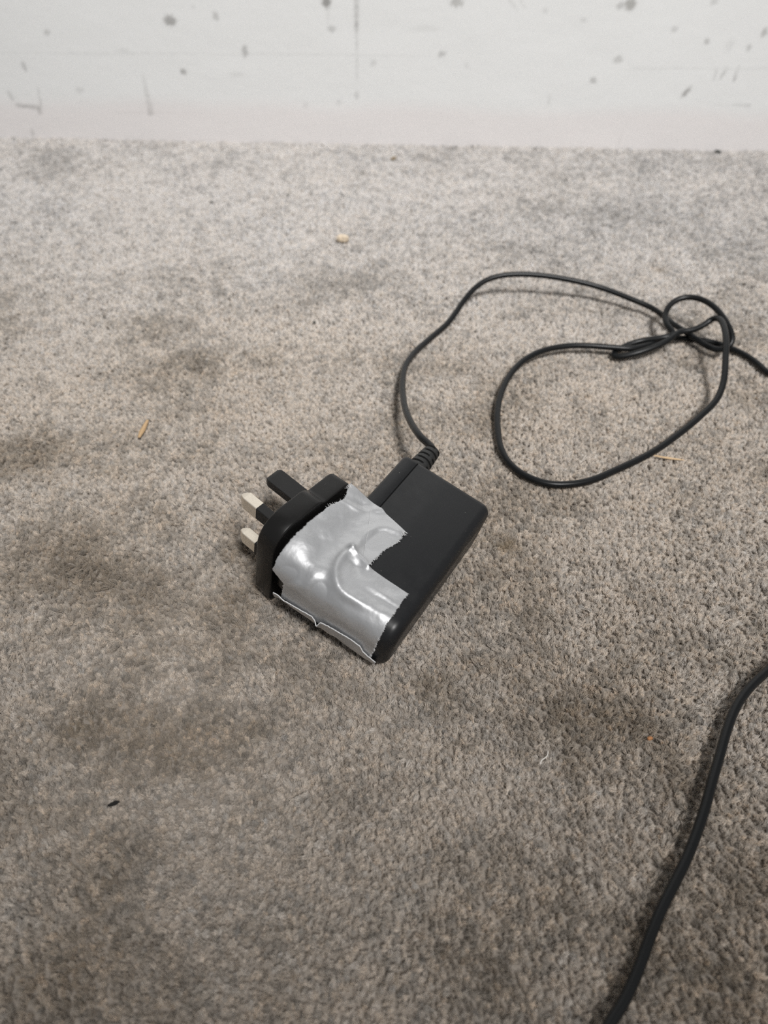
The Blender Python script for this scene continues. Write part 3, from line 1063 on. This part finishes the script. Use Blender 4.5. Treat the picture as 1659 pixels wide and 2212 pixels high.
an, L = dir_angle((300, 945), (319, 908))
v, f = fleck(L, 2.5, 1.7, an, 1, .5)
litter('wood_splinter', 'small tan wood splinter lying on the carpet left of the plug', 'splinter', 309.5, 926, v, f, M_WOOD, 1.0)
v, f = fleck(8.0, 6.2, 5.2, .1, 2, .68, 0, 6, .34)
litter('bread_crumb', 'cream crumb on the pale carpet between the wall and the plug', 'crumb', 740, 515, v, f, M_CRUMB, 1.9)
an, L = dir_angle((1407, 983), (1478, 994))
v, f = fleck(L, 1.2, .8, an, 3, .25, 1.2, 9)
litter('dry_stalk', 'thin straw-coloured stalk poking out from under the large cord loop', 'stalk', 1442, 989, v, f, M_STRAW, 1.0)
an, L = dir_angle((232, 1741), (258, 1732))
v, f = fleck(L, 1.35, .9, an, 4, .3)
litter('dark_fleck', 'black sliver on the carpet at the lower left', 'fleck', 245, 1736.5, v, f, M_DARKBIT, .4)
v, f = fleck(1.7, 1.4, 1.3, .3, 5, .6)
litter('orange_crumb', 'tiny orange crumb on the dark carpet left of the single cord strand', 'crumb', 1404, 1595, v, f, M_ORANGE, .7)
v, f = fleck(2.3, 1.2, 1.0, .8, 6, .5)
litter('grey_fleck', 'tiny dark fleck on the carpet near the wall, left of the cream crumb', 'fleck', 456, 436, v, f, M_GREYBIT, .7)
v, f = fleck(2.0, 1.5, 1.0, .1, 8, .5)
litter('grey_fleck', 'tiny dark fleck on the carpet between wall and cream crumb', 'fleck', 622, 421, v, f, M_GREYBIT, .7)
v, f = fleck(1.9, 1.5, 1.0, .1, 9, .5)
litter('grey_fleck', 'tiny dark fleck on the carpet between cream crumb and plug', 'fleck', 679, 696, v, f, M_GREYBIT, .7)
v, f = fleck(5.5, 3.0, 2.2, .9, 10, .5)
litter('brown_crumb', 'brown crumb on the carpet at the foot of the wall', 'crumb', 850, 342, v, f, M_BROWNBIT, .6)
v, f = fleck(5.5, 2.6, 2.4, -.4, 11, .5)
litter('paint_flake', 'grey flake on the carpet edge against the wall at the right', 'flake', 1551, 327, v, f, M_GREYBIT, .8)
# lint: a short S-bent white thread
lp = [floor_point(*p) for p in ((1184, 1622, .8), (1183.5, 1628, 1.2), (1181.5, 1633, 1.5), (1177, 1637, 1.5), (1171.5, 1640.5, 1.5), (1168.5, 1645, 1.2), (1167.5, 1650, .8))]
LPp = catmull([(p[0], p[1], z) for p, z in zip(lp, (.6, 1.0, 1.3, 1.3, 1.2, .9, .5))], .25)
c0 = LPp.mean(0) * np.array([1, 1, 0])
o = tube('lint_thread', (LPp - c0) * MM, .2 * MM, M_LINT, None, 8)
o.location = tuple(c0 * MM)
tag(o, 'short white S-bent thread of lint on the dark carpet below the plug', 'lint')
